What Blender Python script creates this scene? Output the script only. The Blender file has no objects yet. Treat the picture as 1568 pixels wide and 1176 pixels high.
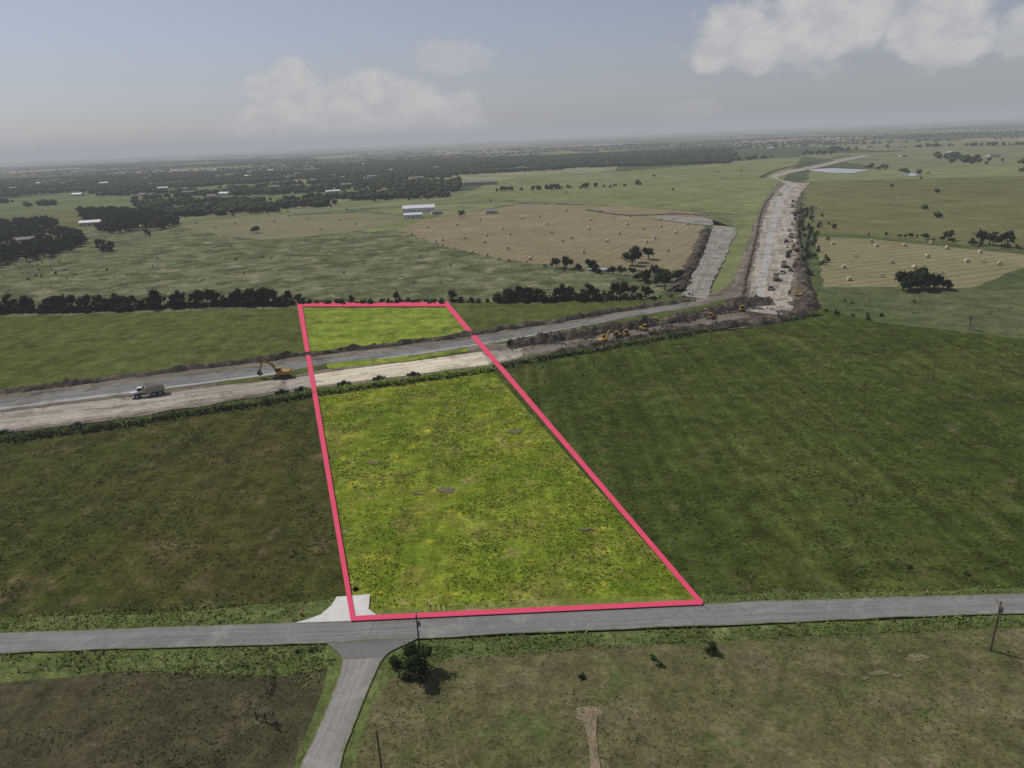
import bpy, bmesh, math, random
import numpy as np
from mathutils import Matrix, Vector, Euler
random.seed(7); rng=np.random.default_rng(7)
scene=bpy.context.scene
# ---------------------------------------------------------------- survey: photo measurements -> ground metres
F=1079.; CAMZ=80.; PITCH=math.radians(19.25); ROLL=math.radians(-2.5)
R=Matrix.Rotation(math.radians(90)-PITCH,3,'X')@Matrix.Rotation(ROLL,3,'Z')
RN=np.array(R)
def ray(px,py):
    v=R@Vector(((px-784)/F,(588-py)/F,-1)); return v.normalized()
def G(px,py):
    v=ray(px,py); z=min(v.z,-0.0025); t=CAMZ/-z
    return (v.x*t,v.y*t)
def GA(l): return np.array([G(*p) for p in l])
def proj(xy,z=0):
    d=np.column_stack([xy[:,0],xy[:,1],np.full(len(xy),z-CAMZ)])@RN
    return np.column_stack([784+F*d[:,0]/-d[:,2],588-F*d[:,1]/-d[:,2]]), -d[:,2]
def lin(c):
    o=[]
    for v in c:
        v=v/255.; o.append(v/12.92 if v<=0.04045 else ((v+0.055)/1.055)**2.4)
    return (o[0],o[1],o[2],1.)
# ---------------------------------------------------------------- numpy noise
_T=rng.random((256,256))
def vnoise(x,y):
    xi=np.floor(x).astype(int); yi=np.floor(y).astype(int); fx=x-xi; fy=y-yi
    fx=fx*fx*(3-2*fx); fy=fy*fy*(3-2*fy)
    a=_T[xi%256,yi%256]; b=_T[(xi+1)%256,yi%256]; c=_T[xi%256,(yi+1)%256]; d=_T[(xi+1)%256,(yi+1)%256]
    return (a*(1-fx)+b*fx)*(1-fy)+(c*(1-fx)+d*fx)*fy
def fbm(x,y,s,o=4):
    r=0;a=.5;t=0
    for i in range(o):
        r=r+a*vnoise(x/s*2**i+17*i,y/s*2**i+31*i); t+=a; a*=.55
    return r/t
def inpoly(pts,poly):
    x=pts[:,0];y=pts[:,1];ins=np.zeros(len(pts),bool);n=len(poly)
    for i in range(n):
        x1,y1=poly[i];x2,y2=poly[(i+1)%n]
        c=((y1>y)!=(y2>y))&(x<(x2-x1)*(y-y1)/((y2-y1) if y2!=y1 else 1e-9)+x1)
        ins^=c
    return ins
def sample(poly,n):
    lo=poly.min(0);hi=poly.max(0);out=np.zeros((0,2));k=0
    while len(out)<n and k<60:
        p=lo+(hi-lo)*rng.random((max(n*2,1000),2)); out=np.vstack([out,p[inpoly(p,poly)]]);k+=1
    return out[:n]
def area(p):
    x=p[:,0];y=p[:,1];return abs(np.dot(x,np.roll(y,1))-np.dot(y,np.roll(x,1)))/2
# ---------------------------------------------------------------- node helpers
class NT:
    def __init__(s,t): s.t=t
    def n(s,ty,**k):
        nd=s.t.nodes.new(ty)
        for a,b in k.items(): setattr(nd,a,b)
        return nd
    def l(s,a,b): s.t.links.new(a,b)
    def set(s,sock,v):
        if isinstance(v,bpy.types.NodeSocket): s.l(v,sock)
        else: sock.default_value=v
    def math(s,op,a,b=0.,c=None,clamp=False):
        m=s.n('ShaderNodeMath',operation=op,use_clamp=clamp); s.set(m.inputs[0],a); s.set(m.inputs[1],b)
        if c is not None: s.set(m.inputs[2],c)
        return m.outputs[0]
    def noise(s,vec,scale,detail=5,rough=.6,dist=0):
        m=s.n('ShaderNodeTexNoise'); s.l(vec,m.inputs['Vector']); m.inputs['Scale'].default_value=scale
        m.inputs['Detail'].default_value=detail; m.inputs['Roughness'].default_value=rough; m.inputs['Distortion'].default_value=dist
        return m.outputs['Fac']
    def rng(s,v,a,b,c=0.,d=1.,smooth=True):
        m=s.n('ShaderNodeMapRange',interpolation_type='SMOOTHSTEP' if smooth else 'LINEAR'); s.set(m.inputs[0],v)
        for i,q in enumerate((a,b,c,d)): m.inputs[i+1].default_value=q
        return m.outputs[0]
    def mix(s,f,a,b,bt='MIX'):
        m=s.n('ShaderNodeMix',data_type='RGBA',blend_type=bt); s.set(m.inputs[0],f); s.set(m.inputs[6],a); s.set(m.inputs[7],b); return m.outputs[2]
    def mul(s,c,v):
        h=s.n('ShaderNodeVectorMath',operation='SCALE'); s.l(c,h.inputs[0]); s.set(h.inputs['Scale'],v); return h.outputs[0]
    def mapping(s,vec,scale=(1,1,1),rot=(0,0,0)):
        m=s.n('ShaderNodeMapping'); s.l(vec,m.inputs[0]); m.inputs['Scale'].default_value=scale; m.inputs['Rotation'].default_value=rot; return m.outputs[0]
def newmat(name,rough=.95):
    m=bpy.data.materials.new(name); m.use_nodes=True; t=m.node_tree; b=t.nodes['Principled BSDF']
    b.inputs['Roughness'].default_value=rough; b.inputs['Specular IOR Level'].default_value=.12
    return m,NT(t),b
def diffmat(name):
    m=bpy.data.materials.new(name); m.use_nodes=True; N=NT(m.node_tree); N.t.nodes.remove(N.t.nodes['Principled BSDF'])
    b=N.n('ShaderNodeBsdfDiffuse'); N.l(b.outputs[0],N.t.nodes['Material Output'].inputs[0]); return m,N,b
def ground_mat(name,c1,c2,c3,big=.012,med=.07,fine=.9,t3=(.53,.68),var=(.6,1.4),bump=.35,c4=None,rows=None,t4=(.6,.74),streak=None,c5=None):
    m,N,b=diffmat(name); co=N.n('ShaderNodeTexCoord').outputs['Object']
    f1=N.rng(N.noise(co,big,5,.65),.36,.64)
    f2=N.rng(N.noise(co,med,5,.75),*t3)
    col=N.mix(f1,lin(c1),lin(c2)); col=N.mix(f2,col,lin(c3))
    if c4:
        mp=N.mapping(co,(1,1,1),(0,0,1.1))
        f4=N.rng(N.noise(mp,med*1.7,5,.72),*t4); col=N.mix(f4,col,lin(c4))
    if c5:   # flowering / dry patches, a few metres wide
        mp=N.mapping(co,(1,1,1),(0,0,2.3)); f5=N.rng(N.noise(mp,med*2.6,4,.6),.58,.68); col=N.mix(f5,col,lin(c5))
    fn=N.noise(co,fine,4,.8)
    col=N.mul(col,N.rng(fn,.3,.7,var[0],var[1],False))
    md=N.noise(co,fine*.16,3,.65); col=N.mul(col,N.rng(md,.3,.7,1-(1-var[0])*.75,1+(var[1]-1)*.75,False))
    if streak:
        a,sc,am=streak
        mp=N.mapping(co,(sc,sc*.04,1),(0,0,a)); col=N.mul(col,N.rng(N.noise(mp,1,3,.6),.35,.65,1-am,1+am,False))
    if rows:
        a,per,am=rows
        mp=N.mapping(co,(1,1,1),(0,0,a)); w=N.n('ShaderNodeTexWave'); N.l(mp,w.inputs[0]); w.inputs['Scale'].default_value=.314/per; w.inputs['Distortion'].default_value=2.5; w.inputs['Detail Scale'].default_value=.15
        w.inputs['Detail'].default_value=2
        col=N.mul(col,N.rng(w.outputs['Fac'],0,1,1-am,1+am,False))
    N.l(col,b.inputs['Color'])
    return m
def strip_mat(name,c1,c2,c3=None,tracks=.25,fine=1.2,wide=9,edge=None,seams=False):
    m,N,b=diffmat(name); tc=N.n('ShaderNodeTexCoord'); co=tc.outputs['Object']; uv=tc.outputs['UV']
    mp=N.mapping(uv,(.02,wide,1)); f=N.rng(N.noise(mp,1,4,.65,.3),.38,.62)
    col=N.mix(f,lin(c1),lin(c2))
    if c3: col=N.mix(N.rng(N.noise(co,.1,6,.75,.5),.47,.66),col,lin(c3))
    fn=N.noise(co,fine,5,.75); col=N.mul(col,N.rng(fn,.3,.7,1-tracks,1+tracks,False))
    mp2=N.mapping(uv,(.05,34,1)); col=N.mul(col,N.rng(N.noise(mp2,1,3,.6),.35,.65,1-tracks*.6,1+tracks*.6,False))
    if seams:  # cracks and patched seams
        v=N.n('ShaderNodeTexVoronoi',feature='DISTANCE_TO_EDGE'); N.l(co,v.inputs['Vector']); v.inputs['Scale'].default_value=.28
        col=N.mul(col,N.rng(v.outputs['Distance'],0,.03,.82,1.))
    if edge:
        sx=N.n('ShaderNodeSeparateXYZ'); N.l(uv,sx.inputs[0]); d=N.math('ABSOLUTE',N.math('SUBTRACT',sx.outputs[1],.5))
        d=N.math('ADD',d,N.math('MULTIPLY',N.math('SUBTRACT',N.noise(co,.9,4,.7),.5),.16))
        col=N.mix(N.rng(d,.43,.49),col,lin(edge))
    N.l(col,b.inputs['Color'])
    return m
def simple_mat(name,c,rough=.6,var=.15,scale=3,metal=0,spec=.3):
    m,N,b=newmat(name,rough); co=N.n('ShaderNodeTexCoord').outputs['Object']
    cc=N.n('ShaderNodeRGB'); cc.outputs[0].default_value=lin(c)
    N.l(N.mul(cc.outputs[0],N.rng(N.noise(co,scale,3,.6),.3,.7,1-var,1+var,False)),b.inputs['Base Color'])
    b.inputs['Metallic'].default_value=metal; b.inputs['Specular IOR Level'].default_value=spec
    return m
def vcol_mat(name,var=.3,scale=.35,up=0.):
    m,N,b=diffmat(name)
    at=N.n('ShaderNodeAttribute',attribute_name='Col'); co=N.n('ShaderNodeTexCoord').outputs['Object']
    col=N.mul(at.outputs['Color'],N.rng(N.noise(co,scale,2),.3,.7,1-var,1+var,False))
    N.l(col,b.inputs['Color'])
    if up:
        ge=N.n('ShaderNodeNewGeometry'); mx=N.n('ShaderNodeMix',data_type='VECTOR'); mx.inputs[0].default_value=up; N.l(ge.outputs['Normal'],mx.inputs[4]); mx.inputs[5].default_value=(0,0,1)
        nn=N.n('ShaderNodeVectorMath',operation='NORMALIZE'); N.l(mx.outputs[1],nn.inputs[0]); N.l(nn.outputs[0],b.inputs['Normal'])
    return m
# ---------------------------------------------------------------- mesh helpers
def link(o): scene.collection.objects.link(o); return o
def tri_mesh(name,V,T,mat,C=None,smooth=False):
    me=bpy.data.meshes.new(name); me.vertices.add(len(V)); me.vertices.foreach_set('co',V.astype(np.float32).ravel())
    n=len(T); me.loops.add(n*3); me.loops.foreach_set('vertex_index',T.astype(np.int32).ravel())
    me.polygons.add(n); me.polygons.foreach_set('loop_start',np.arange(0,n*3,3,dtype=np.int32)); me.polygons.foreach_set('loop_total',np.full(n,3,np.int32))
    me.update(calc_edges=True)
    if C is not None:
        a=me.color_attributes.new('Col','FLOAT_COLOR','POINT'); a.data.foreach_set('color',np.column_stack([C,np.ones(len(C))]).astype(np.float32).ravel())
    me.materials.append(mat); return link(bpy.data.objects.new(name,me))
def patch(name,px,mat,z,jit=.8,step=4.):
    P=GA(px); pts=[]
    for i in range(len(P)):
        a=P[i];b=P[(i+1)%len(P)];d=np.linalg.norm(b-a); st=max(step,d/120); k=max(1,int(d/st))
        for j in range(k): pts.append(a+(b-a)*j/k)
    pts=np.array(pts); dist=np.linalg.norm(pts,axis=1)
    j=jit*np.clip(dist/150,.6,8)
    pts[:,0]+=(fbm(pts[:,0],pts[:,1],14,4)-.5)*2*j; pts[:,1]+=(fbm(pts[:,0]+500,pts[:,1],14,4)-.5)*2*j
    me=bpy.data.meshes.new(name); me.from_pydata([(x,y,z) for x,y in pts],[],[list(range(len(pts)))])
    if me.polygons[0].normal.z<0: me.flip_normals()
    me.materials.append(mat); return link(bpy.data.objects.new(name,me))
def cat(P,t):
    n=len(P);t=t*(n-1);i=min(int(t),n-2);f=t-i
    p0=P[max(i-1,0)];p1=P[i];p2=P[i+1];p3=P[min(i+2,n-1)]
    return .5*((2*p1)+(p2-p0)*f+(2*p0-5*p1+4*p2-p3)*f*f+(3*p1-p0-3*p2+p3)*f**3)
def strip(name,pairs,mat,z,n=160,m=6,jit=0.,hump=0.,crown=0.):
    A=GA([(p[0],p[1]) for p in pairs]);Bq=GA([(p[2],p[3]) for p in pairs])
    V=[];uv=[];u=0;pc=None
    for i in range(n+1):
        a=cat(A,i/n);b=cat(Bq,i/n);c=(a+b)/2
        if pc is not None:u+=np.linalg.norm(c-pc)
        pc=c
        if jit:
            d=(b-a)/max(np.linalg.norm(b-a),1e-6)
            a=a+d*(fbm(np.array([u]),np.array([3.]),6)[0]-.5)*2*jit; b=b+d*(fbm(np.array([u]),np.array([90.]),6)[0]-.5)*2*jit
        for j in range(m+1):
            v=j/m;p=a+(b-a)*v; h=z
            if hump: h+=hump*math.sin(math.pi*v)*(.35+1.3*fbm(np.array([p[0]]),np.array([p[1]]),5)[0])*(.4+fbm(np.array([p[0]]),np.array([p[1]]),1.7)[0])
            if crown: h+=crown*(1-(2*v-1)**2)
            V.append((p[0],p[1],h));uv.append((u,v))
    Fc=[];w=m+1
    for i in range(n):
        for j in range(m):
            Fc.append((i*w+j,(i+1)*w+j,(i+1)*w+j+1,i*w+j+1))
    me=bpy.data.meshes.new(name);me.from_pydata(V,[],Fc)
    if me.polygons[0].normal.z<0: me.flip_normals()
    l=me.uv_layers.new(name='UVMap')
    for lp in me.loops:l.data[lp.index].uv=uv[lp.vertex_index]
    me.materials.append(mat);return link(bpy.data.objects.new(name,me))
def line_strip(name,pl,w,mat,z,**k):
    P=GA(pl);A=[];Bq=[]
    for i in range(len(P)):
        t=P[min(i+1,len(P)-1)]-P[max(i-1,0)];t/=np.linalg.norm(t);nn=np.array([-t[1],t[0]])*w/2
        A.append(P[i]+nn);Bq.append(P[i]-nn)
    pa,_=proj(np.array(A));pb,_=proj(np.array(Bq))
    return strip(name,[(a[0],a[1],b[0],b[1]) for a,b in zip(pa,pb)],mat,z,**k)
# ---------------------------------------------------------------- materials
M={}
m,N,b=diffmat('farmland_patchwork'); co=N.n('ShaderNodeTexCoord').outputs['Object']
mp=N.mapping(co,(.0016,.0011,1),(0,0,.25))
v=N.n('ShaderNodeTexVoronoi',distance='CHEBYCHEV'); N.l(mp,v.inputs['Vector']); v.inputs['Scale'].default_value=1.; v.inputs['Randomness'].default_value=.85
sp=N.n('ShaderNodeSeparateColor'); N.l(v.outputs['Color'],sp.inputs[0])
rp=N.n('ShaderNodeValToRGB'); N.l(sp.outputs[0],rp.inputs[0]); rp.color_ramp.interpolation='CONSTANT'
cols=[(88,95,64),(112,114,82),(76,85,58),(140,128,100),(98,106,70),(72,80,56),(130,128,98)]
while len(rp.color_ramp.elements)<len(cols): rp.color_ramp.elements.new(.5)
for i,c in enumerate(cols): rp.color_ramp.elements[i].position=i/len(cols); rp.color_ramp.elements[i].color=lin(c)
col=N.mul(rp.outputs[0],N.rng(N.noise(co,.01,6,.7),.3,.7,.65,1.35,False)); N.l(col,b.inputs['Color']); M['far']=m
M['near']=ground_mat('dark_meadow_grass',(60,72,30),(72,80,38),(54,61,29),c4=(92,88,56),c5=(82,80,50),streak=(-1.15,.3,.22),big=.02,med=.05,fine=1.3,var=(.5,1.5))
M['nearL']=ground_mat('dark_meadow_grass_left',(62,68,32),(72,70,38),(57,59,32),c4=(92,82,58),c5=(80,74,50),t4=(.55,.7),big=.02,med=.045,streak=(-1.4,.3,.14),fine=1.3,var=(.5,1.5))
M['lot']=ground_mat('highlit_meadow_grass',(94,112,32),(120,128,42),(112,112,52),c4=(140,130,84),c5=(146,144,48),big=.035,med=.07,t3=(.48,.66),t4=(.57,.72),var=(.5,1.5),streak=(-1.45,.35,.14),fine=1.4)  # meadow inside the parcel, overlay highlight put into the grass colour
M['lotfar']=ground_mat('highlit_far_meadow',(106,124,42),(122,134,54),(90,102,44),c4=(136,140,74),c5=(144,144,60),big=.03,med=.08,var=(.5,1.5))  # far part of the parcel, same highlight brightness in the colour
M['fieldN']=ground_mat('north_meadow',(74,83,40),(86,92,50),(64,72,39),c4=(104,103,68),big=.01,med=.05,streak=(-1.4,.2,.1),var=(.55,1.45))
M['pasture']=ground_mat('rough_pasture',(92,97,67),(108,109,81),(76,83,55),c4=(126,121,95),big=.008,med=.035,fine=.4,t3=(.47,.58),t4=(.52,.64),var=(.55,1.45))
M['hay']=ground_mat('mown_hay_field',(132,119,95),(122,113,87),(142,129,105),c4=(108,108,76),big=.006,med=.02,fine=.3,rows=(.5,9,.06),var=(.8,1.2))
M['hay2']=ground_mat('mown_hay_field_east',(132,123,95),(120,115,85),(140,127,101),c4=(108,108,76),big=.006,med=.02,fine=.3,rows=(1.25,9,.1),var=(.8,1.2))
M['hayold']=ground_mat('stubble_field',(122,116,92),(108,110,78),(132,122,100),big=.006,med=.02,fine=.3,var=(.8,1.2))
M['green']=ground_mat('green_far_field',(108,115,75),(120,122,85),(98,104,69),c4=(120,114,86),big=.004,med=.015,fine=.2,var=(.75,1.25))
M['olive']=ground_mat('olive_far_field',(98,98,64),(106,104,70),(84,86,56),c4=(114,104,80),big=.004,med=.012,fine=.2,var=(.75,1.25))
M['east']=ground_mat('scrub_pasture',(86,93,62),(76,85,52),(98,102,74),big=.012,med=.05,fine=.6,c4=(64,73,43),t4=(.54,.66),var=(.55,1.45))
M['verge']=ground_mat('verge_grass',(92,103,58),(82,93,50),(106,111,70),c4=(118,108,84),big=.05,med=.15,fine=1.6,var=(.5,1.5))
M['brownL']=ground_mat('brown_pasture_west',(76,71,52),(67,66,46),(88,81,62),c4=(72,79,48),big=.03,med=.1,fine=1.7,var=(.55,1.45))
M['brownR']=ground_mat('brown_pasture_south',(96,91,64),(84,86,54),(106,97,74),c4=(80,90,50),big=.025,med=.07,fine=1.7,var=(.55,1.45),t3=(.48,.64),t4=(.54,.7))
M['bare']=ground_mat('bare_soil',(132,118,98),(118,106,84),(104,98,72),big=.2,med=.4,fine=2)
M['thin']=ground_mat('thin_grass_soil',(118,108,90),(102,98,74),(92,94,64),big=.2,med=.4,fine=2)
M['pink']=simple_mat('pink_overlay_outline',(212,76,104),.8,.04,.5,spec=.1)  # colour of the drawn overlay outline, no real paint on the ground
M['asphalt']=strip_mat('worn_asphalt',(128,126,123),(115,114,111),(138,136,131),tracks=.14,fine=3,edge=(96,100,68),seams=True)
M['asphalt2']=strip_mat('side_road_chipseal',(142,139,134),(128,125,120),(150,146,140),tracks=.14,fine=3,edge=(104,104,74),seams=True)
M['darkasph']=ground_mat('junction_asphalt',(108,107,105),(115,114,111),(100,99,97),big=.2,med=.3,fine=3,var=(.88,1.12))
M['concrete']=ground_mat('pale_concrete',(206,204,198),(198,196,190),(186,182,174),big=.2,med=.4,fine=3,var=(.9,1.1))
M['dirt']=strip_mat('graded_dirt',(128,119,107),(104,97,87),(84,79,68),tracks=.36)
M['pale']=strip_mat('pale_subgrade',(170,162,149),(142,134,122),(114,107,95),tracks=.3,wide=5)
M['ramp']=strip_mat('ramp_subgrade',(146,142,133),(128,123,114),(106,100,90),tracks=.28,wide=5)
M['palelot']=strip_mat('highlit_subgrade',(212,200,180),(186,174,154),(160,148,128),tracks=.24,wide=5)  # same subgrade inside the parcel, brightened in colour by the highlight
M['lane']=strip_mat('grey_road_base',(130,130,127),(112,111,107),(98,95,88),tracks=.24,wide=4)
M['lanelight']=strip_mat('light_lane_edge',(172,172,168),(148,147,142),(128,124,116),tracks=.14)
M['soil']=ground_mat('dark_soil',(82,74,66),(62,56,50),(104,94,83),big=.1,med=.25,fine=.9,var=(.5,1.5),t3=(.46,.64))
M['pond']=simple_mat('pond_water',(150,156,160),.15,.04,.05,spec=.5)
M['leaf']=vcol_mat('foliage',.3,.3,.25)
M['grassm']=vcol_mat('grass_blades',.2,.1,.8)
# ---------------------------------------------------------------- ground
S=60000
me=bpy.data.meshes.new('ground'); me.from_pydata([(-S,-2000,0),(S,-2000,0),(S,S,0),(-S,S,0)],[],[(0,1,2,3)]); me.materials.append(M['far']); link(bpy.data.objects.new('ground',me))
zc=[0.0]
def Z(): zc[0]+=.012; return zc[0]
patch('pasture',[(-700,500),(-700,405),(-200,400),(0,375),(130,350),(270,345),(560,318),(800,306),(960,300),(1150,320),(1130,452),(980,462),(600,470),(0,492)],M['pasture'],Z(),1)
patch('green_field',[(740,284),(800,268),(960,262),(1165,244),(1230,240),(1185,290),(1160,330),(960,316),(700,302)],M['green'],Z(),1)
patch('pasture',[(-700,360),(-200,345),(0,332),(150,320),(260,322),(130,350),(0,375),(-200,400),(-700,405)],M['olive'],Z(),1)
patch('olive_field',[(1232,276),(1568,268),(2100,262),(2300,420),(1568,384),(1340,362),(1228,356)],M['olive'],Z(),1)
patch('green_field',[(1240,262),(1568,250),(2100,240),(2100,262),(1568,270),(1235,278)],M['green'],Z(),1)
patch('hay_field',[(600,350),(650,336),(800,313),(960,316),(1076,326),(1078,362),(1042,428),(970,412),(860,408),(760,396),(680,378)],M['hay'],Z(),1)
patch('hay_field',[(272,346),(400,332),(560,326),(640,332),(560,352),(470,362),(400,368),(330,358)],M['hayold'],Z(),1)
patch('green_field',[(560,322),(700,312),(800,310),(650,336),(610,352),(560,356),(550,350),(640,332)],M['green'],Z(),1)
patch('green_field',[(1122,335),(1172,325),(1150,400),(1128,452),(1085,455),(1108,400)],M['green'],Z(),.6)
patch('grass_field',[(1215,480),(1240,440),(1242,356),(1340,362),(1568,384),(2300,420),(2600,620),(1568,520),(1330,495)],M['east'],Z(),.6)
patch('hay_field',[(1246,362),(1330,366),(1568,390),(1650,398),(1560,412),(1490,440),(1440,443),(1380,440),(1262,440),(1256,410)],M['hay2'],Z(),.6)
patch('meadow',[(-900,650),(-900,520),(0,486),(600,467),(980,458),(1060,455),(1080,470),(850,500),(480,545),(0,610)],M['fieldN'],Z(),.6)
patch('meadow',[(-900,1050),(-900,720),(0,664),(200,638),(420,602),(560,584),(740,560),(860,540),(1060,505),(1180,492),(1250,470),(1330,492),(1568,520),(2900,640),(2900,900),(1568,925),(1070,940),(540,965),(0,985)],M['near'],Z(),.6)
patch('meadow',[(-900,1050),(-900,720),(0,664),(200,638),(420,602),(480,596),(541,965),(0,985)],M['nearL'],Z(),.1)
LOT=[(459,468),(684,468),(1072,927),(541,952)]
patch('highlit_meadow',[(459,468),(684,468),(727,519),(472,548)],M['lotfar'],Z(),.1)
patch('highlit_meadow',[(482,592),(560,582),(746,560),(1072,927),(541,952)],M['lot'],Z(),.1)
patch('south_pasture',[(-900,1100),(0,1003),(500,988),(1568,942),(2900,900),(3500,1600),(784,1700),(-1500,1600)],M['verge'],Z(),.3)
patch('south_pasture',[(-900,1120),(0,1046),(120,1036),(300,1030),(430,1034),(505,1022),(480,1100),(436,1200),(380,1400),(-1500,1500)],M['brownL'],Z(),1.8,1.5)
patch('south_pasture',[(520,1220),(570,1090),(600,1042),(660,1010),(900,992),(1568,962),(2900,930),(3300,1500),(784,1700),(400,1500)],M['brownR'],Z(),1.8,1.5)
patch('verge',[(-900,1060),(-900,1035),(0,950),(300,936),(500,920),(515,914),(500,965),(0,990)],M['verge'],Z(),1.8,1.5)
patch('verge',[(1060,915),(1568,900),(2900,850),(2900,900),(1568,925),(1072,940)],M['verge'],Z(),1.2,1.5)
patch('verge',[(570,935),(800,922),(1050,914),(1068,932),(570,955)],ground_mat('highlit_verge',(122,126,66),(108,118,50),(150,140,100),big=.08,med=.2,fine=1.5),Z(),1.0,1.5)  # verge within the parcel, highlight put into its colour
def blob(name,cx,cy,rx,ry,mat,jit=.5):
    patch(name,[(cx+rx*math.cos(a)*(1+.25*math.sin(3*a+cx)),cy+ry*math.sin(a)*(1+.2*math.cos(2*a+cy))) for a in np.linspace(0,2*math.pi,22)[:-1]],mat,Z(),jit,.8)
blob('bare_ground_patch',900,1094,20,12,M['bare'],.15)
for q in [(1402,1008,18,6),(1345,1032,15,4),(1372,1036,9,3),(1322,1040,8,2.5)]: blob('bare_ground_patch',*q,M['thin'],.6)
for q in [(683,752,14,4),(572,709,9,2.5),(790,662,11,3),(640,757,8,2),(896,812,9,2.5)]: blob('bare_ground_patch',*q,M['thin'],.7)
strip('footpath',[(889,1096,915,1096),(898,1125,914,1125),(902,1150,916,1150),(904,1200,922,1200)],M['bare'],Z(),jit=.3,n=60)
# ---------------------------------------------------------------- roads
strip('side_road',[(490,980,650,972),(512,998,606,996),(524,1014,587,1012),(515,1050,568,1050),(497,1095,549,1095),(477,1140,533,1140),(460,1176,522,1176),(400,1320,480,1320)],M['asphalt2'],Z(),n=80,jit=.2)
patch('side_road_junction',[(480,978),(655,972),(625,988),(598,1000),(588,1010),(526,1013),(518,1000),(505,990)],M['darkasph'],Z(),.1,1)
strip('county_road',[(-900,1035,-900,1075),(-300,990,-300,1024),(0,972,0,1004),(300,961,300,994),(540,952,540,986),(800,939,800,973),(1070,927,1070,962),(1320,918,1320,951),(1568,911,1568,942),(2000,897,2000,927),(2900,870,2900,896)],M['asphalt'],Z(),n=500,crown=.06,jit=.3)
patch('driveway',[(516,917),(567,913),(565,936),(580,947),(578,952),(540,954),(452,957),(470,952),(492,944),(508,930)],M['concrete'],Z()+.05,.05,1)
# ---------------------------------------------------------------- highway construction
strip('highway_earthworks',[(-700,690,-700,790),(-300,638,-300,718),(0,603,0,668),(200,577,200,641),(420,550,420,606),(640,524,640,578),(750,508,750,563),(850,492,860,545),(970,472,960,528),(1060,460,1070,508),(1112,440,1180,494),(1135,400,1232,440),(1152,350,1220,360),(1172,305,1222,305),(1195,280,1242,280)],M['dirt'],Z(),n=260,m=10,jit=1.6)
patch('dark_soil_ground',[(775,540),(860,514),(960,500),(1060,486),(1100,462),(1160,448),(1235,462),(1236,478),(1180,496),(1060,509),(940,530),(850,547),(800,552)],M['soil'],Z(),1.4,2)
strip('frontage_lane',[(-700,700,-700,722),(-300,648,-300,665),(0,613,0,627),(200,588,200,602),(420,561,420,573),(640,533,640,543),(800,508,800,517),(930,486,930,493),(1060,464,1060,470)],M['lane'],Z(),n=200,jit=.4)
strip('frontage_lane_edge',[(-700,722,-700,726),(-300,664,-300,668),(0,626,0,629.5),(200,601,200,604),(420,572.5,420,575),(640,542,640,544),(800,517,800,518.5),(930,493,930,494)],M['lanelight'],Z(),n=200,jit=.2)
strip('highway_lane',[(-700,740,-700,780),(-300,675,-300,710),(0,634,0,663),(200,610,200,637),(420,584,420,602),(560,565,560,583),(740,541,740,560),(800,535,800,548)],M['pale'],Z(),n=200,jit=1.4)
strip('highway_lane',[(800,533,800,550),(870,523,870,538),(960,508,960,521),(1060,492,1062,503),(1130,480,1165,492)],M['dirt'],Z(),n=200,jit=2)
strip('highway_lane',[(476,576,482,594),(560,564,566,583),(640,554,646,574),(738,540,750,560)],M['palelot'],Z(),n=80,jit=.8)
strip('median_grass',[(330,587,330,592),(420,576,420,582),(500,559,500,567),(640,546,640,553),(716,535,716,541)],M['fieldN'],Z(),n=80,jit=1.2)
strip('median_grass',[(500,559,502,567),(560,553,560,561),(640,546,640,552),(716,535,716,540)],M['lotfar'],Z(),n=80,jit=1.2)  # median inside the parcel, with the highlight in its colour
strip('median_grass',[(760,527,760,529),(850,509,850,518),(950,490,950,503),(1050,474,1050,487),(1110,460,1110,468)],M['fieldN'],Z(),n=80,jit=.8)
strip('highway_corridor',[(1144,478,1208,486),(1150,430,1212,430),(1160,380,1216,380),(1171,335,1216,335),(1184,302,1222,302),(1204,281,1240,281)],M['pale'],Z(),n=120,jit=4)
strip('highway_corridor_lane',[(1153,478,1162,478),(1163,430,1173,430),(1172,380,1182,380),(1182,335,1192,335),(1193,302,1202,302),(1212,283,1220,283)],M['lanelight'],Z(),n=100,jit=1.2)
strip('highway_corridor_road',[(1205,283,1238,283),(1190,276,1212,279),(1178,271,1192,273),(1200,263,1214,265),(1240,255,1258,256),(1285,245,1300,246),(1320,238,1334,239)],M['pale'],Z(),n=100,jit=3)
strip('ramp_road',[(1000,331,1000,335),(1050,333,1062,344),(1090,338,1125,350),(1084,370,1118,375),(1072,400,1106,405),(1056,430,1090,436),(1045,455,1082,460)],M['ramp'],Z(),n=80,jit=2)
blob('pond',1285,262,42,3.5,M['pond'],.5); blob('pond',918,413,20,2,M['pond'],.3); blob('pond',1395,268,14,2,M['pond'],.5)
line_strip('soil_berm',[(-300,634),(0,604),(200,578),(420,551),(640,525),(750,509),(850,494),(970,474),(1060,461)],6,M['soil'],.05,n=420,m=6,hump=2.0,jit=1.8)
line_strip('soil_berm',[(780,532),(860,519),(960,504),(1060,488),(1120,473),(1180,466)],9,M['soil'],.05,n=260,m=8,hump=3.4,jit=2)
line_strip('soil_berm',[(850,543),(940,527),(1040,508),(1120,497),(1180,491)],5,M['soil'],.05,n=260,m=6,hump=2.2,jit=1.6)
line_strip('soil_berm',[(1082,352),(1070,385),(1052,420),(1040,447)],9,M['soil'],.05,n=160,m=6,hump=2.6,jit=3)
line_strip('soil_berm',[(1225,400),(1232,440),(1240,470),(1200,490),(1120,500),(1000,515)],8,M['soil'],.05,n=200,m=8,hump=2.6,jit=3)
line_strip('soil_berm',[(1137,455),(1144,420),(1156,370),(1168,320),(1184,296)],2.5,M['soil'],.05,n=200,m=6,hump=1.2,jit=1.4)
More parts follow.
